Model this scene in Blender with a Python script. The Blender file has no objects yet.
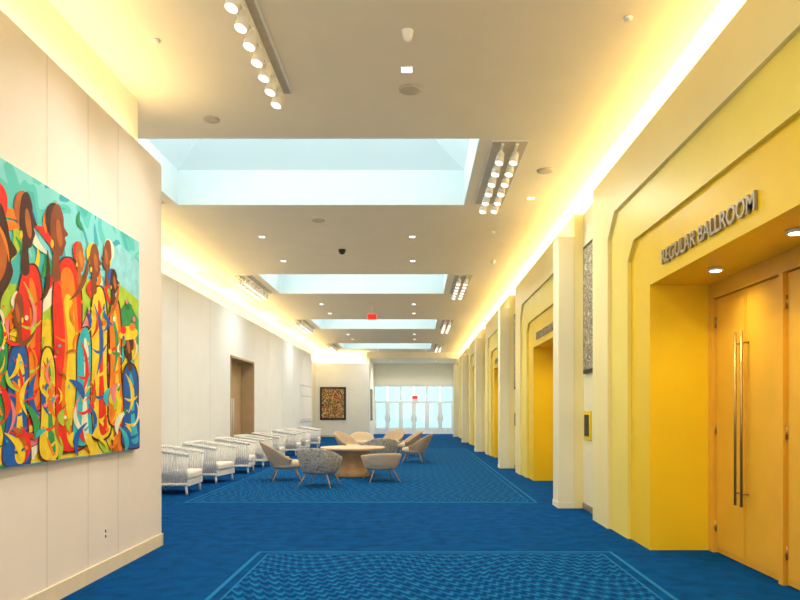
import bpy, bmesh, math, random
from mathutils import Vector, Matrix
random.seed(4)
S=bpy.context.scene
S.view_settings.view_transform='Standard'
S.view_settings.look='None'
S.view_settings.exposure=0.6
F=700.0; VX=416.0; VY=411.0; EH=1.6

# ---------------------------------------------------------------- materials
MATS={}
def mat(name,col,rough=0.6,var=0.06,scale=8.0,metal=0.0,emit=None,es=1.0,bump=0.0,bscale=60.0,spec=0.3):
    if name in MATS: return MATS[name]
    m=bpy.data.materials.new(name); m.use_nodes=True
    nt=m.node_tree; b=nt.nodes['Principled BSDF']
    b.inputs['Roughness'].default_value=rough
    b.inputs['Metallic'].default_value=metal
    b.inputs['Specular IOR Level'].default_value=spec
    tc=nt.nodes.new('ShaderNodeTexCoord')
    n=nt.nodes.new('ShaderNodeTexNoise'); n.inputs['Scale'].default_value=scale; n.inputs['Detail'].default_value=4
    nt.links.new(tc.outputs['Object'],n.inputs['Vector'])
    r=nt.nodes.new('ShaderNodeValToRGB')
    r.color_ramp.elements[0].position=.3; r.color_ramp.elements[1].position=.7
    r.color_ramp.elements[0].color=tuple(c*(1-var) for c in col)+(1,)
    r.color_ramp.elements[1].color=tuple(min(1,c*(1+var)) for c in col)+(1,)
    nt.links.new(n.outputs['Fac'],r.inputs['Fac'])
    nt.links.new(r.outputs['Color'],b.inputs['Base Color'])
    if emit:
        b.inputs['Emission Color'].default_value=tuple(emit)+(1,)
        b.inputs['Emission Strength'].default_value=es
    if bump>0:
        n2=nt.nodes.new('ShaderNodeTexNoise'); n2.inputs['Scale'].default_value=bscale
        nt.links.new(tc.outputs['Object'],n2.inputs['Vector'])
        bp=nt.nodes.new('ShaderNodeBump'); bp.inputs['Strength'].default_value=bump; bp.inputs['Distance'].default_value=.01
        nt.links.new(n2.outputs['Fac'],bp.inputs['Height']); nt.links.new(bp.outputs['Normal'],b.inputs['Normal'])
    MATS[name]=m
    return m

def mnode(nt,op,a,b=None):
    n=nt.nodes.new('ShaderNodeMath'); n.operation=op
    for i,v in enumerate((a,b)):
        if v is None: continue
        if isinstance(v,(int,float)): n.inputs[i].default_value=v
        else: nt.links.new(v,n.inputs[i])
    return n.outputs[0]

def carpet_pattern():
    m=bpy.data.materials.new('patterned_carpet'); m.use_nodes=True
    nt=m.node_tree; b=nt.nodes['Principled BSDF']; b.inputs['Roughness'].default_value=.95; b.inputs['Specular IOR Level'].default_value=.05
    g=nt.nodes.new('ShaderNodeTexCoord'); sp=nt.nodes.new('ShaderNodeSeparateXYZ')
    nt.links.new(g.outputs['Object'],sp.inputs[0])
    x=sp.outputs['X']; y=sp.outputs['Y']
    s1=mnode(nt,'MULTIPLY',mnode(nt,'SINE',mnode(nt,'MULTIPLY',x,4.2)),.17)
    s2=mnode(nt,'MULTIPLY',mnode(nt,'SINE',mnode(nt,'MULTIPLY',y,3.0)),.12)
    u=mnode(nt,'ADD',x,s2); v=mnode(nt,'ADD',y,s1)
    a=mnode(nt,'SINE',mnode(nt,'MULTIPLY',u,34.0))
    p=mnode(nt,'ADD',mnode(nt,'MULTIPLY',a,.25),mnode(nt,'SINE',mnode(nt,'ADD',mnode(nt,'MULTIPLY',v,36.0),mnode(nt,'MULTIPLY',mnode(nt,'ABSOLUTE',a),2.8))))
    r=nt.nodes.new('ShaderNodeValToRGB'); e=r.color_ramp.elements
    e[0].position=.12; e[0].color=(0.0,.042,.175,1); e[1].position=1.0; e[1].color=(.012,.18,.43,1)
    q=e.new(.66); q.color=(.0,.085,.28,1)
    nt.links.new(mnode(nt,'ADD',mnode(nt,'MULTIPLY',p,.38),.5),r.inputs['Fac'])
    nt.links.new(r.outputs['Color'],b.inputs['Base Color'])
    bp=nt.nodes.new('ShaderNodeBump'); bp.inputs['Strength'].default_value=.3; bp.inputs['Distance'].default_value=.01
    nt.links.new(p,bp.inputs['Height']); nt.links.new(bp.outputs['Normal'],b.inputs['Normal'])
    return m

def ramp_mat(name,cols,scale=3.0,dist=2.5):
    m=bpy.data.materials.new(name); m.use_nodes=True
    nt=m.node_tree; b=nt.nodes['Principled BSDF']; b.inputs['Roughness'].default_value=.6
    tc=nt.nodes.new('ShaderNodeTexCoord'); n=nt.nodes.new('ShaderNodeTexNoise'); n.inputs['Scale'].default_value=scale; n.inputs['Detail'].default_value=1.5
    n.inputs['Distortion'].default_value=dist
    nt.links.new(tc.outputs['Object'],n.inputs['Vector'])
    lo,hi=.3,.7
    r=nt.nodes.new('ShaderNodeValToRGB'); r.color_ramp.interpolation='CONSTANT'
    e=r.color_ramp.elements
    e[0].position=0; e[0].color=cols[0]+(1,); e[1].position=lo+(hi-lo)*(1/len(cols)); e[1].color=cols[1]+(1,)
    for i in range(2,len(cols)):
        q=e.new(lo+(hi-lo)*i/len(cols)); q.color=cols[i]+(1,)
    nt.links.new(n.outputs['Fac'],r.inputs['Fac']); nt.links.new(r.outputs['Color'],b.inputs['Base Color'])
    return m

M_ceil=mat('ceiling_paint',(.94,.83,.63),.8,.015,2)
M_well=mat('skylight_well_white',(.82,.91,.92),.7,.01)
M_wallN=mat('cream_wall_panel',(.88,.81,.75),.6,.02,1.5)
M_wallW=mat('white_wall_paint',(.89,.91,.94),.7,.02,1.5)
M_base=mat('baseboard_cream',(.82,.72,.54),.5,.03)
M_seam=mat('panel_seam',(.60,.54,.48),.7)
M_cove=mat('cove_paint',(.92,.88,.76),.8,.01)
M_cream=mat('cream_lacquer',(.94,.88,.62),.5,.02,1.2)
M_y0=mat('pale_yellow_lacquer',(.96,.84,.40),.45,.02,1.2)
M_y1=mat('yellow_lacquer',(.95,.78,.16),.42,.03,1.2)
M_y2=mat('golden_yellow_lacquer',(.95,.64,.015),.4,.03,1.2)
M_door=mat('golden_door',(.84,.45,.035),.4,.04,2.5)
M_brass=mat('brass_metal',(.50,.33,.12),.35,.05,metal=.9)
M_steel=mat('sign_metal',(.40,.34,.24),.35,.05,metal=.5)
M_black=mat('black_plastic',(.03,.03,.03),.5)
M_carpet=mat('blue_carpet',(.0,.070,.26),.97,.26,5,bump=.6,bscale=220,spec=.05)
M_line=mat('light_blue_carpet_border',(.015,.18,.43),.95,.1,30,spec=.05)
M_pat=carpet_pattern()
M_white=mat('white_lacquer',(.90,.89,.87),.4,.02)
M_fix=mat('fixture_white',(.90,.88,.84),.5,.02)
M_lamp=mat('lamp_glow',(1,1,1),.5,0,emit=(1,.93,.78),es=3)
M_lamp2=mat('track_lamp_glow',(.9,.9,.85),.5,0,emit=(1,.94,.80),es=1.3)
M_glz=mat('skylight_glazing',(.25,.3,.3),.3,0.0,emit=(.44,.57,.58),es=.66)
M_wood=mat('oak_wood',(.56,.34,.16),.4,.12,6)
M_top=mat('pale_oak_tabletop',(.70,.52,.34),.4,.08,5)
M_tan=mat('tan_upholstery',(.54,.42,.30),.85,.1,30,bump=.3)
M_beige=mat('beige_upholstery',(.66,.54,.40),.85,.06,30,bump=.2)
M_leaf=ramp_mat('grey_leaf_fabric',[(.20,.20,.19),(.58,.56,.50),(.30,.29,.27),(.66,.63,.56),(.25,.25,.24)],12,1.5)
M_cush=mat('white_cushion',(.86,.84,.80),.9,.04,20)
M_vent=mat('vent_grille',(.60,.52,.40),.6)
M_exit=mat('exit_red',(.7,.02,.01),.5,0,emit=(1,.03,.02),es=.5)
M_alu=mat('white_door_frame',(.80,.86,.88),.4,.03)

class MB:
    def __init__(s,name): s.n=name; s.bm=bmesh.new(); s.ms=[]
    def mi(s,m):
        if m not in s.ms: s.ms.append(m)
        return s.ms.index(m)
    def face(s,pts,m,smooth=False):
        f=s.bm.faces.new([s.bm.verts.new(p) for p in pts]); f.material_index=s.mi(m); f.smooth=smooth; return f
    def box(s,x0,x1,y0,y1,z0,z1,m,bev=0,M=None):
        r=bmesh.ops.create_cube(s.bm,size=1.0); vs=r['verts']
        for v in vs:
            v.co=Vector(((x0+x1)/2+v.co.x*(x1-x0),(y0+y1)/2+v.co.y*(y1-y0),(z0+z1)/2+v.co.z*(z1-z0)))
            if M is not None: v.co=M@v.co
        fs=set(f for v in vs for f in v.link_faces)
        for f in fs: f.material_index=s.mi(m)
        if bev>0:
            es=list(set(e for v in vs for e in v.link_edges))
            r2=bmesh.ops.bevel(s.bm,geom=es,offset=bev,segments=3,affect='EDGES',profile=.5)
            for f in r2['faces']: f.material_index=s.mi(m); f.smooth=True
    def cyl(s,p0,p1,r,m,seg=12,r2=None,cap=True):
        p0=Vector(p0);p1=Vector(p1); d=(p1-p0)
        if d.length<1e-6: return
        z=d.normalized(); a=Vector((1,0,0)) if abs(z.x)<.9 else Vector((0,1,0))
        x=z.cross(a).normalized(); y=z.cross(x); r2=r if r2 is None else r2
        A=[s.bm.verts.new(p0+r*(x*math.cos(t)+y*math.sin(t))) for t in [2*math.pi*i/seg for i in range(seg)]]
        B=[s.bm.verts.new(p1+r2*(x*math.cos(t)+y*math.sin(t))) for t in [2*math.pi*i/seg for i in range(seg)]]
        k=s.mi(m)
        for i in range(seg):
            f=s.bm.faces.new((A[i],A[(i+1)%seg],B[(i+1)%seg],B[i])); f.material_index=k; f.smooth=True
        if cap:
            f=s.bm.faces.new(A); f.material_index=k; f=s.bm.faces.new(B); f.material_index=k
    def lathe(s,prof,m,c=(0,0,0),sx=1,sy=1,seg=40):
        k=s.mi(m); rings=[]
        for (r,z) in prof:
            rings.append([s.bm.verts.new((c[0]+sx*r*math.cos(2*math.pi*i/seg),c[1]+sy*r*math.sin(2*math.pi*i/seg),c[2]+z)) for i in range(seg)])
        for a,b in zip(rings,rings[1:]):
            for i in range(seg):
                f=s.bm.faces.new((a[i],a[(i+1)%seg],b[(i+1)%seg],b[i])); f.material_index=k; f.smooth=True
        for r in (rings[0],rings[-1]):
            f=s.bm.faces.new(r); f.material_index=k
    def sweep(s,secs,m):
        k=s.mi(m); R=[[s.bm.verts.new(p) for p in sec] for sec in secs]; n=len(R[0])
        for a,b in zip(R,R[1:]):
            for i in range(n):
                f=s.bm.faces.new((a[i],a[(i+1)%n],b[(i+1)%n],b[i])); f.material_index=k; f.smooth=True
        for r in (R[0],R[-1]):
            f=s.bm.faces.new(r); f.material_index=k
    def done(s,loc=(0,0,0),rz=0,parent=None,recalc=True):
        if recalc: bmesh.ops.recalc_face_normals(s.bm,faces=s.bm.faces[:])
        me=bpy.data.meshes.new(s.n); s.bm.to_mesh(me); s.bm.free()
        for m in s.ms: me.materials.append(m)
        o=bpy.data.objects.new(s.n,me); S.collection.objects.link(o)
        o.location=loc; o.rotation_euler=(0,0,rz)
        if parent: o.parent=parent
        return o
def clone(o,loc,rz=0):
    c=bpy.data.objects.new(o.name.split('.')[0],o.data); S.collection.objects.link(c)
    c.location=loc; c.rotation_euler=(0,0,rz); return c
def empty(name,loc=(0,0,0)):
    o=bpy.data.objects.new(name,None); o.empty_display_size=.1; S.collection.objects.link(o); o.location=loc; return o
def simple(name,boxes,parent=None):
    b=MB(name)
    for t in boxes: b.box(*t)
    return b.done(parent=parent)

HC=5.31; PER=8.0
YB=-3.0
# ---------------------------------------------------------------- floor
simple('floor',[(-6.6,3.8,YB,48.9,-.1,0,M_carpet)])
simple('paving_outside',[(-12,12,48.91,70,-.12,-.02,mat('pale_paving',(.80,.84,.84),.8,.05,2))])
def inlay(x0,x1,y0,y1):
    b=MB('floor_carpet_inlay')
    b.box(x0,x1,y0,y1,0.0,.004,M_line)
    b.box(x0+.04,x1-.04,y0+.05,y1-.05,.001,.005,M_carpet)
    b.box(x0+.13,x1-.13,y0+.13,y1-.13,.002,.006,M_line)
    b.box(x0+.15,x1-.15,y0+.15,y1-.15,.003,.007,M_pat)
    return b.done()
inlay(-1.79,2.22,.5,7.95)
inlay(-4.05,2.12,12.2,30.0)

# ---------------------------------------------------------------- ceiling with skylight wells
SK=[(9.51,12.6),(18.97,22.1),(28.3,31.6),(38.3,41.7)]
SX0,SX1=-4.3,.88
c=MB('ceiling')
xs=[-6.4,SX0,SX1,2.76]; ys=[YB]+[v for p in SK for v in p]+[44.1]
for j in range(len(ys)-1):
    for i in range(3):
        if i==1 and j%2==1: continue
        c.box(xs[i],xs[i+1],ys[j],ys[j+1],HC,HC+.15,M_ceil)
c.box(2.761,3.6,YB,48.7,HC+.15,HC+.25,M_cove)
c.box(-3.1,2.76,44.1,48.9,4.9,5.6,M_cove)
c.done()
for (a,b_) in SK:
    w=MB('skylight'); h=.62; t=.08
    w.box(SX0-t,SX0,a-t,b_+t,HC+.151,HC+h+.1,M_well); w.box(SX1,SX1+t,a-t,b_+t,HC+.151,HC+h+.1,M_well)
    w.box(SX0,SX1,a-t,a,HC+.151,HC+h+.1,M_well); w.box(SX0,SX1,b_,b_+t,HC+.151,HC+h+.1,M_well)
    w.box(SX0+.001,SX0+.02,a,b_,HC-.005,HC+h,M_well); w.box(SX1-.02,SX1-.001,a,b_,HC-.005,HC+h,M_well)
    w.box(SX0,SX1,a+.001,a+.02,HC-.005,HC+h,M_well); w.box(SX0,SX1,b_-.02,b_-.001,HC-.005,HC+h,M_well)
    zt=HC+h; zz=zt+.55; i=.9
    p=[(SX0,a,zt),(SX1,a,zt),(SX1,b_,zt),(SX0,b_,zt)]; q=[(SX0+i,a+i,zz),(SX1-i,a+i,zz),(SX1-i,b_-i,zz),(SX0+i,b_-i,zz)]
    for k in range(4): w.face([p[k],p[(k+1)%4],q[(k+1)%4],q[k]],M_glz)
    w.face(q,M_glz)
    sk=w.done(recalc=True)
    for fx in (.2,.5,.8):  # added fill lights, no real lamps: brighten the well walls and room
        l=bpy.data.lights.new('skylight_well_fill','POINT'); l.energy=19; l.color=(.84,.97,1.0); l.shadow_soft_size=.25
        lo=bpy.data.objects.new('skylight_well_fill',l); S.collection.objects.link(lo); lo.parent=sk
        lo.location=(SX0+(SX1-SX0)*fx,(a+b_)/2,HC+.7)

# ---------------------------------------------------------------- left near wall
X1=-3.04; Y1=8.36; ZL=4.54
b=MB('wall_left')
b.box(-3.32,X1,YB,Y1,0,ZL,M_wallN)
b.box(-3.6,-3.321,YB,Y1,0,HC,M_cove)
b.box(-6.4,-3.6,Y1-.2,Y1,0,HC,M_wallW)
for px in (47,88,118):
    D=F/((VX-px)/3.04); b.box(X1-.002,X1+.0015,D-.003,D+.003,.13,ZL,M_seam)
b.done()
simple('baseboard_left',[(X1,X1+.02,YB,Y1+.02,0,.14,M_base),(-3.3,X1+.02,Y1,Y1+.02,0,.14,M_base)])
DY0,DY1,DZ=20.35,23.3,3.23; XL=-5.4; YE=36.3; Z2=4.55
for (u,v,z0) in ((Y1,DY0,0),(DY1,YE,0),(DY0,DY1,DZ)):
    b=MB('wall_left_far')
    b.box(-5.9,XL,u,v,z0,Z2,M_wallW)
    if z0==0:
        for i in range(1,12):
            y=Y1+i*2.5
            if u+.1<y<v-.1: b.box(XL-.002,XL+.002,y-.004,y+.004,.12,Z2,M_seam)
    b.done()
simple('wall_left_cove',[(-6.6,-6.2,Y1,44.1,0,HC,M_cove)])
simple('baseboard_left_far',[(XL,XL+.02,Y1,DY0,0,.12,M_base),(XL,XL+.02,DY1,YE,0,.12,M_base)])
b=MB('door_left')
M_brown=mat('tan_door_wood',(.52,.37,.22),.5,.06,4)
b.box(-5.86,-5.8,DY0,DY1,0,DZ,M_brown)
b.box(-5.9,-5.86,DY0,DY1,0,DZ,M_brown)
for y in (DY0,DY1-.06): b.box(-5.8,XL+.02,y,y+.06,0,DZ,M_brown)
b.box(-5.8,XL+.02,DY0,DY1,DZ-.06,DZ,M_brown)
b.box(-5.80,-5.79,(DY0+DY1)/2-.01,(DY0+DY1)/2+.01,0,DZ-.06,M_black)
for s_ in (-.12,.12): b.cyl((-5.72,(DY0+DY1)/2+s_,.8),(-5.72,(DY0+DY1)/2+s_,2.0),.02,M_alu)
b.done()
b=MB('wall_back')
b.box(-6.2,-2.9,43.2,43.5,0,Z2,M_wallW); b.box(-6.2,3.4,44.101,44.2,4.9,HC+.15,M_cove); b.box(-6.2,-3.1,43.9,44.1,0,HC,M_cove)
b.box(-3.1,-2.9,43.5,48.9,0,4.9,M_cove)
b.box(-3.1,3.4,48.7,48.9,3.42,4.9,M_cove)
b.done()
simple('baseboard_back',[(-6.2,-2.9,43.18,43.2,0,.12,M_base),(-2.9,-2.88,43.18,48.7,0,.12,M_base)])
b=MB('end_glass_doors')  # glass doors with transom closing the end passage
M_glass=bpy.data.materials.new('clear_glass'); M_glass.use_nodes=True
nt=M_glass.node_tree; nt.nodes.clear(); o_=nt.nodes.new('ShaderNodeOutputMaterial'); t_=nt.nodes.new('ShaderNodeBsdfTransparent'); g_=nt.nodes.new('ShaderNodeBsdfGlossy'); mx=nt.nodes.new('ShaderNodeMixShader')
t_.inputs[0].default_value=(.60,.74,.75,1); g_.inputs['Roughness'].default_value=.05; mx.inputs[0].default_value=.08
nt.links.new(t_.outputs[0],mx.inputs[1]); nt.links.new(g_.outputs[0],mx.inputs[2]); nt.links.new(mx.outputs[0],o_.inputs[0])
x0,x1=-2.9,2.6; n=6; wd=(x1-x0)/n
for i in range(n+1):
    x=x0+i*wd; b.box(max(x0,x-.05),min(x1,x+.05),48.75,48.85,0,2.2,M_alu)
for i in range(0,n+1,2):
    x=x0+i*wd; b.box(max(x0,x-.05),min(x1,x+.05),48.75,48.85,2.2,3.42,M_alu)
for z in (.0,2.15,3.3): b.box(x0,x1,48.76,48.84,z,z+.13,M_alu)
for i in range(n):
    x=x0+i*wd
    b.box(x+.05,x+wd-.05,48.77,48.83,.13,.4,M_alu)
    b.box(x+.05,x+.14,48.765,48.835,.13,2.15,M_alu); b.box(x+wd-.14,x+wd-.05,48.765,48.835,.13,2.15,M_alu)
    b.cyl((x+wd*.5+(wd*.32 if i%2==0 else -wd*.32),48.7,.9),(x+wd*.5+(wd*.32 if i%2==0 else -wd*.32),48.7,1.3),.02,M_steel)
    b.box(x+.04,x+wd-.04,48.795,48.805,.3,3.34,M_glass)
b.done()

# ---------------------------------------------------------------- right side : portals
def ring(b,outer,inner,xf,xb,m,mside=None):
    n=len(outer); mside=mside or m
    for i in range(n-1):
        o0,o1,i0,i1=outer[i],outer[i+1],inner[i],inner[i+1]
        b.face([(xf,)+o0,(xf,)+o1,(xf,)+i1,(xf,)+i0],m)
        b.face([(xf,)+i0,(xf,)+i1,(xb,)+i1,(xb,)+i0],mside)
        b.face([(xf,)+o0,(xf,)+o1,(xb,)+o1,(xb,)+o0],m)
def arch(ya,yb,z,c):
    return [(ya,0.),(ya,z-c),(ya-c,z),(yb+c,z),(yb,z-c),(yb,0.)]
def portal(k):
    o=k*PER
    e=empty('ballroom_portal',(0,0,0))
    b=MB('surround')
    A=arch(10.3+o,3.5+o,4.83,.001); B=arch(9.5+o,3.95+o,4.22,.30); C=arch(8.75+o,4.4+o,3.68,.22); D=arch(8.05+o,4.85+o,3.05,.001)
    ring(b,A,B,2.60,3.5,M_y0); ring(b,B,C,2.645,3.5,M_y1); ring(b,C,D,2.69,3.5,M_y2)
    b.done(parent=e,recalc=False)
    d=MB('double_doors')
    d.box(3.36,3.5,4.85+o,8.05+o,2.87,3.05,M_door); d.box(3.36,3.5,7.93+o,8.05+o,0,2.87,M_door); d.box(3.36,3.5,4.85+o,4.97+o,0,2.87,M_door); d.box(3.36,3.5,6.41+o,6.49+o,0,2.87,M_door)
    for (p,q) in ((4.97,6.41),(6.49,7.93)):
        mid=(p+q)/2
        for (u,v) in ((p+.006,mid-.004),(mid+.004,q-.006)):
            d.box(3.40,3.45,u+o,v+o,.01,2.862,M_door)
            d.box(3.392,3.40,u+.03+o,v-.03+o,.06,2.80,M_door,bev=.003)
            for z in (.3,1.4,2.6):
                yy=(u if u<mid-.1 else v)+o
                d.cyl((3.395,yy,z-.06),(3.395,yy,z+.06),.014,M_brass)
        for s_ in (-.07,.07):
            d.cyl((3.32,mid+s_+o,.62),(3.32,mid+s_+o,2.42),.014,M_brass)
            for z in (.75,2.3): d.cyl((3.32,mid+s_+o,z),(3.40,mid+s_+o,z),.01,M_brass)
    d.box(3.46,3.5,4.97+o,7.93+o,0,2.87,M_black)
    d.done(parent=e)
    l=MB('soffit_downlights')
    for y in (5.6,7.1):
        l.cyl((3.04,y+o,3.045),(3.04,y+o,3.02),.075,M_fix,20); l.cyl((3.04,y+o,3.02),(3.04,y+o,3.015),.055,M_lamp,20)
    l.done(parent=e)
    for y in (5.6,7.1):
        L=bpy.data.lights.new('soffit_lamp','SPOT'); L.energy=30; L.color=(1,.82,.46); L.spot_size=2.7; L.spot_blend=1; L.shadow_soft_size=.06
        lo=bpy.data.objects.new('soffit_lamp',L); S.collection.objects.link(lo); lo.location=(2.98,y+o,2.99); lo.parent=e
    t=bpy.data.curves.new('lettering','FONT'); t.body='REGULAR BALLROOM' if k!=1 else 'FLEUR DE LIS SALON'; t.size=.215; t.extrude=.012; t.offset=.003; t.align_x='CENTER'
    to=bpy.data.objects.new('lettering',t); S.collection.objects.link(to)
    to.matrix_world=Matrix(((0,0,-1,2.672),(-1,0,0,6.55+o),(0,1,0,3.19),(0,0,0,1)))
    t.materials.append(M_steel); to.parent=e
for k in range(-1,5):
    portal(k)
    o=k*PER
    b=MB('pilaster_right')
    b.box(2.34,2.598,11.5+o,11.95+o,0,4.47,M_cream,bev=.006)
    b.box(2.33,2.598,11.49+o,11.96+o,0,.10,M_cream,bev=.004)
    b.done()
b=MB('wall_right')
b.box(3.501,3.7,YB,48.9,0,HC+.15,M_cove)
for k in range(-1,5):
    b.box(2.75,3.5,10.302+k*PER,11.498+k*PER,0,4.83,M_cream)
b.box(2.6,3.5,43.5,48.9,0,4.83,M_cream)
b.done()
bb=MB('baseboard_right')
for k in range(-1,4): bb.box(2.735,2.75,10.31+k*PER,11.49+k*PER,0,.1,M_steel)
bb.done()
M_screen=ramp_mat('bronze_lattice_art',[(.10,.08,.05),(.45,.38,.25),(.15,.14,.10),(.65,.60,.45)],14,1)
M_art2=ramp_mat('vivid_art',[(.5,.03,.02),(.8,.45,.03),(.02,.15,.45),(.1,.35,.1),(.8,.7,.4)],7,2)
for k in range(0,4):
    b=MB('framed_wall_art'); y0,y1=10.55+k*PER,11.35+k*PER
    b.box(2.71,2.749,y0,y1,2.2,4.25,M_black); b.box(2.70,2.71,y0+.06,y1-.06,2.26,4.19,M_screen if k==0 else M_art2); b.done()
    b=MB('room_display_panel'); b.box(2.72,2.749,10.95+k*PER,11.35+k*PER,1.14,1.6,M_y2,bev=.004); b.box(2.712,2.72,11.02+k*PER,11.28+k*PER,1.2,1.54,M_black); b.done()

# ---------------------------------------------------------------- big painting
e=empty('large_figure_painting',(0,0,0))
XP=X1+.055; HX=-XP
def PP(px,py,l):
    k=(VX-px)/HX; return (XP+.0006*l, F/k, EH+(VY-py)/k)
yf=F/((VX-139)/HX); ZT=EH+(VY-242)/((VX-139)/HX); ZBm=EH-(449-VY)/((VX-139)/HX)
b=MB('canvas'); M_sky=ramp_mat('turquoise_paint',[(.05,.50,.52),(.10,.62,.60),(.22,.72,.76),(.04,.42,.55)],2.2,1)
b.box(X1+.001,XP,4.3,yf,ZBm,ZT,M_sky); b.done(parent=e)
PAL={'red':(.85,.025,.015),'org':(.95,.22,.01),'yel':(.98,.66,.03),'grn':(.03,.33,.10),'lim':(.45,.66,.05),'blu':(.01,.12,.48),'tur':(.03,.50,.60),'brn':(.25,.06,.02),'dbr':(.07,.02,.015),'wht':(.9,.85,.65),'pnk':(.85,.25,.30),'rst':(.52,.13,.02),'sky':(.30,.72,.82)}
PM={k:mat('paint_'+k,v,.55,.14,9) for k,v in PAL.items()}
art=MB('painted_shapes'); LAY=[1.0]
def smooth(pts,n=6):
    out=[];N=len(pts)
    for i in range(N):
        p0,p1,p2,p3=[Vector(pts[(i+j)%N]) for j in (-1,0,1,2)]
        for s_ in range(n):
            t=s_/n; out.append(.5*((2*p1)+(-p0+p2)*t+(2*p0-5*p1+4*p2-p3)*t*t+(-p0+3*p1-3*p2+p3)*t**3))
    return out
def clampp(p): return (max(-60,min(138.6,p[0])),p[1])
def zclamp(v): return (v[0],min(max(v[1],4.31),yf-.002),min(max(v[2],ZBm+.004),ZT-.004))
def shape(c,pts,sm=True,out=None):
    q=smooth(pts) if sm else pts
    if out:
        cx=sum(p[0] for p in q)/len(q); cy=sum(p[1] for p in q)/len(q)
        LAY[0]+=1
        try: art.face([zclamp(PP(*clampp((p[0]+(1.3 if p[0]>cx else -1.3),p[1]+(1.5 if p[1]>cy else -1.5))),LAY[0]*.06)) for p in q],PM[out])
        except Exception: pass
    LAY[0]+=1
    v=[zclamp(PP(*clampp(p),LAY[0]*.06)) for p in q]
    try: art.face(v,PM[c])
    except Exception: pass
def ell(c,x,y,rx,ry,a=0,out=None):
    shape(c,[(x+rx*math.cos(t)*math.cos(a)-ry*math.sin(t)*math.sin(a),y+rx*math.cos(t)*math.sin(a)+ry*math.sin(t)*math.cos(a)) for t in [2*math.pi*i/14 for i in range(14)]],False,out)
def ribbon(c,pts,w,out=None):
    n=10; P=[]
    a,b_,c_=[Vector(p) for p in pts]
    for i in range(n+1):
        t=i/n; P.append((1-t)**2*a+2*t*(1-t)*b_+t*t*c_)
    def mk(ww_):
        L=[];R=[]
        for i,p in enumerate(P):
            d=(P[min(i+1,n)]-P[max(i-1,0)])
            d=d.normalized() if d.length>0 else Vector((1,0)); nn=Vector((-d.y,d.x)); ww=ww_*math.sin(math.pi*(i+.6)/(n+1.2))
            L.append(p+nn*ww); R.append(p-nn*ww)
        return L+R[::-1]
    if out: shape(out,mk(w+.9),False)
    shape(c,mk(w),False)
cols=['red','org','yel','grn','blu','tur','lim','rst','wht','pnk','red','org','yel']
shape('sky',[(139,262),(120,244),(108,250),(104,280),(120,300),(139,300)],False)
shape('lim',[(139,300),(120,285),(100,292),(85,275),(40,290),(-50,270),(-60,470),(139,452)],False)
shape('grn',[(139,320),(128,300),(118,312),(108,330),(139,345)],False)
shape('yel',[(139,352),(118,335),(100,345),(60,320),(-60,320),(-60,475),(139,452)],False)
def swirl(n,x0,x1,y0,y1,Lr,wr,out=None,pal=cols):
    for i in range(n):
        x=random.uniform(x0,x1); y=random.uniform(y0,y1); s=(VX-x)/330
        L=random.uniform(*Lr)*s; a=random.gauss(1.57,.7)
        dx,dy=L*math.cos(a)*.55,L*math.sin(a); sg=random.choice((-1,1)); cx,cy=-dy*.7*sg,dx*.7*sg
        ribbon(random.choice(pal),[(x-dx,y-dy),(x+cx,y+cy),(x+dx,y+dy)],random.uniform(*wr)*s,out)
swirl(90,-50,134,320,450,(14,36),(2.5,6),'dbr')
swirl(44,-50,124,215,310,(8,24),(1.8,4.5),None,['grn','lim','org','blu','yel','org','wht','red','red'])
def head(x,y,rx,ry,skin='brn',wrap='org',tilt=-.12,back=1):
    ell(wrap,x-back*rx*.45,y-ry*.42,rx*1.15,ry*.72,tilt)
    pts=[(-.7,-.9),(.1,-1.05),(.65,-.6),(.75,-.2),(1.25,.1),(.85,.22),(1.0,.42),(.8,.62),(.5,.9),(.15,1.0),(.3,1.8),(-.7,1.8),(-.6,.6),(-1,.0)]
    shape(skin,[(x+back*rx*u,y+ry*v) for u,v in pts],True)
    ell('rst' if skin!='rst' else 'org',x+back*rx*.15,y+ry*.05,rx*.35,ry*.55,tilt)
    ell('yel',x-back*rx*.75,y+ry*.45,rx*.2,ry*.16)
def robe(x,y0,y1,w,c1,c2,c3,lean=0):
    h=y1-y0
    shape(c1,[(x-w*.35,y0),(x+w*.35,y0),(x+w*.75+lean*.3,y0+h*.2),(x+w*.7+lean*.6,y0+h*.6),(x+w+lean,y1),(x-w+lean,y1),(x-w*.75+lean*.5,y0+h*.55),(x-w*.8+lean*.2,y0+h*.18)],True,'dbr')
    shape(c2,[(x-w*.1,y0+h*.08),(x+w*.4,y0+h*.22),(x+w*.35+lean*.6,y0+h*.6),(x+w*.7+lean,y1-4),(x-w*.1+lean,y1-4),(x+lean*.4,y0+h*.5)],True)
    for j in range(5):
        yy=y0+h*(.25+.16*j); xx=x+lean*(.2+.16*j)
        ribbon(c3 if j%2 else c1,[(xx-w*.7,yy),(xx+w*.1,yy+h*.07),(xx+w*.75,yy-h*.03)],1.5)
    ribbon(c3,[(x-w*.5,y0+h*.1),(x+w*.9,y0+h*.35),(x-w*.3+lean*.5,y0+h*.6)],1.8)
robe(-12,315,462,24,'grn','yel','red')
shape('red',[(-30,185),(-6,180),(6,196),(2,222),(-20,235),(-40,220)])
shape('dbr',[(-22,205),(-2,202),(6,222),(9,238),(16,252),(10,260),(12,272),(8,284),(0,300),(-4,330),(-30,330),(-34,240)])
shape('rst',[(-8,225),(2,232),(6,256),(2,276),(-8,284),(-14,250)])
ribbon('org',[(-10,215),(6,235),(8,262)],1.5)
ell('yel',-12,286,4,8)
robe(30,268,405,15,'red','org','lim',-2)
head(26,222,8,28,'dbr','rst')
robe(66,262,442,18,'red','yel','org',2)
shape('org',[(60,275),(72,275),(78,340),(80,420),(68,436),(60,400),(64,340)])
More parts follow.
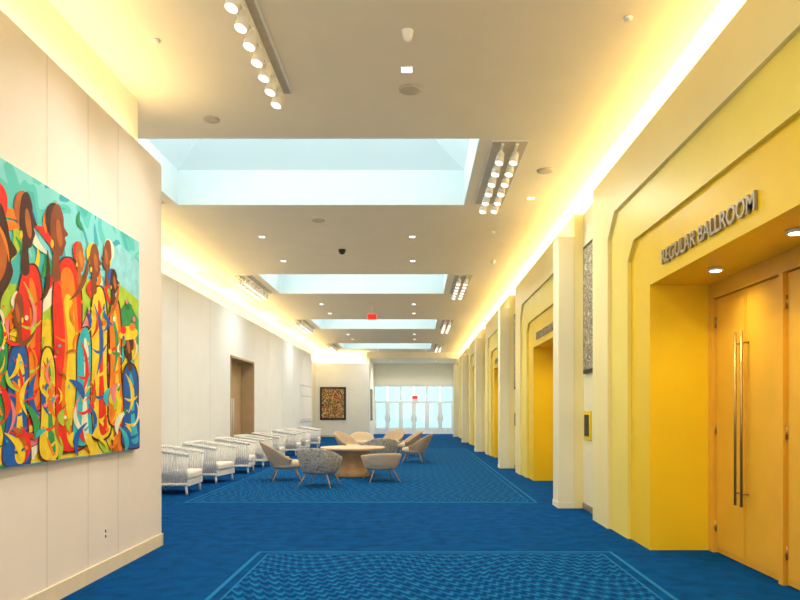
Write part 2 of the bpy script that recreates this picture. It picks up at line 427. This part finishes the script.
shape('yel',[(63,300),(71,300),(75,350),(76,410),(69,425),(64,395),(67,345)])
head(57,232,8,26,'brn','dbr')
robe(18,345,462,13,'blu','yel','red',-3)
head(17,312,5.5,18,'brn','red',back=-1)
robe(98,290,432,10,'yel','red','blu',1)
head(94,262,5.5,17,'brn','yel')
head(79,258,4.5,15,'rst','red')
head(106,256,4.5,15,'brn','wht',back=-1)
robe(84,330,440,9,'tur','wht','red',-3)
robe(114,302,420,7,'org','yel','grn',1)
head(113,282,4,12,'dbr','blu')
robe(46,350,455,9,'yel','grn','red',2)
robe(129,366,444,9,'blu','tur','yel',2)
head(128,346,4.5,13,'dbr','org',back=-1)
shape('yel',[(118,334),(126,326),(136,330),(134,338),(122,340)]); ell('red',122,330,3,4); ell('org',131,327,3,4)
ribbon('brn',[(68,300),(84,290),(88,256)],2.2); ribbon('dbr',[(38,300),(50,296),(46,250)],2.4); ribbon('rst',[(104,318),(116,312),(118,282)],1.6)
ribbon('brn',[(8,340),(22,352),(34,330)],2.6)
swirl(60,-50,134,385,452,(6,20),(1.4,3.4),None)
swirl(34,-40,134,300,400,(6,16),(.8,1.8),None)
for i in range(60):
    ell(random.choice(cols),random.uniform(-40,135),random.uniform(300,450),random.uniform(.8,2),random.uniform(1.2,3))
art.done(parent=e,recalc=False)
b=MB('wall_outlet'); D=F/((VX-105)/3.04); b.box(X1,X1+.006,D-.035,D+.035,.34,.46,M_fix,bev=.002); b.box(X1+.006,X1+.008,D-.012,D+.012,.36,.39,M_black); b.box(X1+.006,X1+.008,D-.012,D+.012,.41,.44,M_black); b.done()
b=MB('framed_abstract_painting'); kk=16.2
xa,xb_=(320-VX)/kk,(346-VX)/kk; za,zb=EH+(VY-420)/kk,EH+(VY-387)/kk
b.box(xa,xb_,43.15,43.199,za,zb,M_black); b.box(xa+.12,xb_-.12,43.14,43.15,za+.12,zb-.12,ramp_mat('gold_black_abstract',[(.03,.02,.01),(.55,.40,.10),(.04,.03,.02),(.45,.08,.03),(.75,.68,.35),(.03,.05,.03)],4,2)); b.done()
b=MB('framed_print'); b.box(-2.899,-2.86,44.6,46.2,1.0,3.0,M_black); b.box(-2.86,-2.85,44.7,46.1,1.1,2.9,M_screen); b.done()
b=MB('white_notice_board'); b.box(XL+.001,XL+.05,32.6,35.8,1.1,2.9,M_wallW,bev=.01)
for z in (1.2,2.3,2.8): b.box(XL+.05,XL+.06,32.7,35.7,z,z+.03,M_seam)
b.done()

# ---------------------------------------------------------------- ceiling fixtures
def track(x,y0,y1,n,rows=1):
    b=MB('track_light')
    w=.10+.14*(rows-1)
    b.box(x-w-.02,x+w+.02,y0-.02,y1+.02,HC-.012,HC-.001,M_fix)
    b.box(x-w,x+w,y0,y1,HC-.016,HC-.012,M_vent)
    for r in range(rows):
        xx=x+(r-(rows-1)/2)*.2
        b.box(xx-.02,xx+.02,y0+.05,y1-.05,HC-.04,HC-.016,M_fix)
        for i in range(n):
            y=y0+(i+.5)*(y1-y0)/n
            b.cyl((xx,y,HC-.04),(xx,y,HC-.09),.014,M_fix,8)
            b.box(xx-.03,xx+.03,y-.03,y+.03,HC-.11,HC-.07,M_fix)
            a=Vector((xx,y+.02,HC-.08)); q=Vector((xx-.035,y-.015,HC-.23))
            b.cyl(a,q,.05,M_fix,14,r2=.066); dd=(q-a).normalized(); b.cyl(q+dd*.0005,q+dd*.003,.055,M_lamp2,14)
    return b.done()
track(-1.56,5.9,8.15,7)
for (a,c_) in SK:
    track(1.3,a+.1,c_-.1,6,rows=2); track(-4.75,a+.1,c_-.1,7,rows=2)
def downlight(x,y,e=55,z=HC):
    b=MB('recessed_downlight'); b.box(x-.075,x+.075,y-.075,y+.075,z-.006,z-.0005,M_fix); b.box(x-.055,x+.055,y-.055,y+.055,z-.009,z-.006,M_lamp); o=b.done()
    L=bpy.data.lights.new('downlight_lamp','SPOT'); L.energy=e; L.color=(1,.94,.82); L.spot_size=2.85; L.spot_blend=1; L.shadow_soft_size=.05
    lo=bpy.data.objects.new('downlight_lamp',L); S.collection.objects.link(lo); lo.location=(x,y,z-.03); lo.parent=o
for y in (0.5,4.2,7.6): downlight(-.1,y,180)
for y in (14.9,17.3,24.3,26.6,33.8,36.2):
    for x in (-3.28,-.08): downlight(x,y,130)
for x,y in ((2.0,12.2),(-2.3,42.6),(.6,42.6)): downlight(x,y,70)
for x in (-1.6,1.3): downlight(x,46.2,260,4.9)  # added downlights, only to brighten the dark end passage
def disc(name,x,y,r,h,m,dome=False):
    b=MB(name); b.lathe([(r,-.001),(r,-.012),(r*.9,-.02)]+([(r*.85,-.05),(r*.6,-.09),(r*.2,-.11)] if dome else [(r*.5,-h)]),m,c=(x,y,HC),seg=24); return b.done()
disc('ceiling_speaker',-.07,8.07,.13,.022,M_vent); disc('smoke_detector',-.08,6.83,.06,.05,M_fix,True)
disc('security_camera_dome',-1.70,16.1,.09,.08,M_black,True); disc('ceiling_speaker',-1.9,13.6,.13,.022,M_vent)
disc('sprinkler_head',2.0,6.6,.04,.03,M_fix); disc('sprinkler_head',-2.6,7.0,.04,.03,M_fix); disc('smoke_detector',1.9,17.2,.06,.05,M_fix,True); disc('ceiling_speaker',-2.6,8.9,.1,.022,M_vent)
disc('sprinkler_head',1.6,14.5,.04,.03,M_fix); disc('ceiling_speaker',2.0,10.8,.13,.022,M_vent)
for (y0,y1) in ((12.8,15.6),(18.5,21.0),(23.5,26.0),(28.5,31)):
    b=MB('ceiling_vent'); b.box(-5.9,-5.45,y0,y1,HC-.02,HC-.001,M_fix)
    for i in range(6): b.box(-5.88+.07*i,-5.84+.07*i,y0+.03,y1-.03,HC-.028,HC-.02,M_vent)
    b.done()
b=MB('exit_sign'); b.box(-1.72,-1.42,25,25.05,4.88,5.06,M_exit,bev=.004); b.cyl((-1.57,25.02,5.06),(-1.57,25.02,HC),.01,M_fix); b.box(-1.74,-1.40,25.05,25.06,4.86,5.08,M_fix); b.done()
b=MB('exit_sign'); b.box(-.25,.1,48.62,48.68,2.46,2.64,M_exit); b.box(-.27,.12,48.68,48.749,2.2,2.66,M_fix); b.done()

# ---------------------------------------------------------------- cove LED
def led(name,x,y0,y1,z,w,pw,col=(1,.70,.30),alongx=False,x1=None,tilt=0):
    L=bpy.data.lights.new(name,'AREA'); L.shape='RECTANGLE'
    if alongx: L.size=x1-x; L.size_y=w; loc=((x+x1)/2,y0,z); ln=x1-x
    else: L.size=w; L.size_y=y1-y0; loc=(x,(y0+y1)/2,z); ln=y1-y0
    L.energy=pw*ln; L.color=col
    o=bpy.data.objects.new(name,L); S.collection.objects.link(o); o.location=loc; o.rotation_euler=(math.pi,tilt,0)
    return o
led('cove_led_strip',3.14,YB,48,4.86,.2,9.0,(1,.76,.34))
led('cove_led_strip',-3.2,YB,Y1-.1,ZL+.03,.12,4.5,(1,.78,.40))
led('cove_led_strip',-6.0,Y1+.1,43.5,Z2+.03,.2,9,(1,.78,.38))
led('cove_led_strip',-6.0,43.7,0,Z2+.03,.12,9,(1,.82,.46),alongx=True,x1=-3.0)

def spot(x,y,z,tx,ty,tz,e,ang=1.2,col=(1,.94,.85)):
    L=bpy.data.lights.new('track_spot','SPOT'); L.energy=e; L.color=col; L.spot_size=ang; L.spot_blend=1; L.shadow_soft_size=.08
    o=bpy.data.objects.new('track_spot',L); S.collection.objects.link(o); o.location=(x,y,z)
    o.rotation_euler=(Vector((tx,ty,tz))-Vector((x,y,z))).to_track_quat('-Z','Y').to_euler()
spot(-1.65,6.2,5.0,-3.04,5.8,2.2,75,1.6); spot(-1.65,7.6,5.0,-3.04,7.2,2.2,75,1.6)
for (a,c_) in SK[:3]:
    spot(1.25,(a+c_)/2,5.0,2.7,(a+c_)/2-1.5,1.2,120,2.2,(1,.94,.78)); spot(-3.9,(a+c_)/2,5.0,-5.0,(a+c_)/2,1.2,90,2.6)

# ---------------------------------------------------------------- furniture
def tub(name,mat_,seat=None,back=.82,arm=.58,lean=.05,R=.42,leg=M_wood,span=122):
    b=MB(name); secs=[]; seat=seat or mat_
    N=30
    for i in range(N+1):
        th=math.radians(-span+2*span*i/N)
        cb=max(0,math.cos(th)); w=cb**1.2; h=arm+(back-arm)*w
        edge=1-.25*max(0,(abs(math.degrees(th))-span+25)/25)
        h=.40+(h-.40)*edge
        ln=lean*cb
        def P(r,z):
            rr=r+ln*max(0,(z-.4)/.4); return (rr*math.sin(th),-rr*math.cos(th)*1.0,z)
        secs.append([P(R*.55,.27),P(R*.82,.31),P(R*.97,.40),P(R*1.05,(h+.4)/2),P(R*1.10,h-.03),P(R*1.08,h),P(R*1.02,h),P(R*.97,h-.03),P(R*.90,(h+.4)/2),P(R*.82,.42),P(R*.55,.40)])
    b.sweep(secs,mat_)
    b.lathe([(.05,.26),(R*.7,.27),(R*.9,.32),(R*.94,.38),(R*.90,.44),(R*.7,.465),(.05,.47)],seat,c=(0,.02,0),sy=1.02)
    for sx in (-1,1):
        for sy in (-1,1): b.cyl((sx*R*.5,sy*R*.5,.30),(sx*R*.85,sy*R*.85,0),.016,leg,8,r2=.011)
    return b
def put(b,px,base_y,rz):
    k=(base_y-VY)/EH; return b.done(loc=((px-VX)/k,F/k,0),rz=rz)
put(tub('patterned_tub_chair',M_leaf,back=.84,arm=.64,R=.43),320,486,math.radians(-12))
put(tub('beige_tub_chair',M_beige,back=.66,arm=.60,R=.42),381,481,math.radians(18))
l1=put(tub('lounge_chair',M_tan,seat=M_beige,back=.90,arm=.56,lean=.16,R=.38,span=105),286,480,math.radians(-75))
for (px,by,a) in ((414,462,80),(406,456,100),(350,458,-120)):
    k=(by-VY)/EH; clone(l1,((px-VX)/k,F/k,0),math.radians(a))
g1=put(tub('patterned_tub_chair',M_leaf,back=.84,arm=.64,R=.46),381,466,math.radians(10))
k=(453-VY)/EH; g2=tub('beige_tub_chair',M_beige,back=.8,arm=.6,R=.42).done(loc=((362-VX)/k,F/k,0),rz=math.radians(190))
k=(452-VY)/EH; clone(l1,((392-VX)/k,F/k,0),math.radians(150))
def table(name,x,y,R,h):
    b=MB(name)
    b.lathe([(R*.52,0),(R*.54,.02),(R*.48,.12),(R*.40,h*.45),(R*.44,h*.7),(R*.62,h-.06)],M_wood,seg=8)
    b.lathe([(R*.9,h-.07),(R*.98,h-.055),(R,h-.02),(R*.985,h)],M_top,seg=48)
    b.done(loc=(x,y,0))
table('round_wood_table',-1.55,17.2,.80,.72)
table('round_wood_table',-1.1,23.0,.6,.60)

def slat_chair():
    b=MB('white_slatted_armchair')
    path=[(-.46,.42),(-.46,-.05)]
    for i in range(7):
        a=math.pi+ (math.pi/2)*i/6; path.append((-.20+.26*math.cos(a),-.17+.26*math.sin(a)))
    path+= [( -x,y) for (x,y) in reversed(path)]
    P=[Vector((x,y)) for x,y in path]; L=[0]
    for p,q in zip(P,P[1:]): L.append(L[-1]+(q-p).length)
    def at(s_):
        for i in range(len(P)-1):
            if s_<=L[i+1]+1e-9:
                t=(s_-L[i])/max(1e-9,(L[i+1]-L[i])); return P[i].lerp(P[i+1],t)
        return P[-1]
    tot=L[-1]; n=52
    def ztop(s_):
        u=abs(s_/tot-.5)*2; return .88-.12*max(0,(u-.4)/.6)
    for i in range(n):
        p=at(tot*i/n); q=at(tot*(i+1)/n)
        za,zb=ztop(tot*i/n),ztop(tot*(i+1)/n)
        b.cyl((p.x*1.08,p.y*1.08,za),(q.x*1.08,q.y*1.08,zb),.035,M_white,8)
        b.cyl((p.x,p.y,.20),(q.x,q.y,.20),.035,M_white,8)
        m=at(tot*(i+.5)/n); zc=(za+zb)/2
        b.cyl((m.x,m.y,.20),(m.x*1.08,m.y*1.08,zc),.020,M_white,6)
    b.box(-.44,.44,-.37,.44,.16,.28,M_white,bev=.01)
    b.box(-.41,.41,-.34,.46,.28,.44,M_cush,bev=.05)
    b.box(-.38,.38,-.37,-.22,.43,.80,M_cush,bev=.05)
    for sx in (-1,1):
        for y in (-.32,.38): b.cyl((sx*.40,y,.2),(sx*.42,y*1.05,0),.024,M_white,8)
    return b
sc=slat_chair().done(loc=(-4.78,13.8,0),rz=math.radians(-90))
for y,a in ((15.9,-100),(18.3,-86),(20.3,-92),(22.4,-90),(25.6,-90),(27.8,-92),(31.0,-88)):
    clone(sc,(-4.72,y,0),math.radians(a))
for y in (24.0,29.4):
    b=MB('white_side_table'); b.lathe([(.16,0),(.17,.02),(.04,.05),(.035,.42),(.2,.45),(.25,.46),(.25,.49)],M_white,c=(-4.8,y,0),seg=24); b.done()

# ---------------------------------------------------------------- world + camera
w=bpy.data.worlds.new('World'); S.world=w; w.use_nodes=True
bg=w.node_tree.nodes['Background']; bg.inputs[0].default_value=(.98,.98,1.0,1); bg.inputs[1].default_value=1.45
cam=bpy.data.cameras.new('camera'); co=bpy.data.objects.new('camera',cam); S.collection.objects.link(co)
co.location=(0,0,EH); co.rotation_euler=(math.pi/2,0,0)
cam.sensor_width=36; cam.lens=F/800*36; cam.shift_x=-(VX-400)/800; cam.shift_y=(VY-300)/800; cam.clip_end=200
S.camera=co
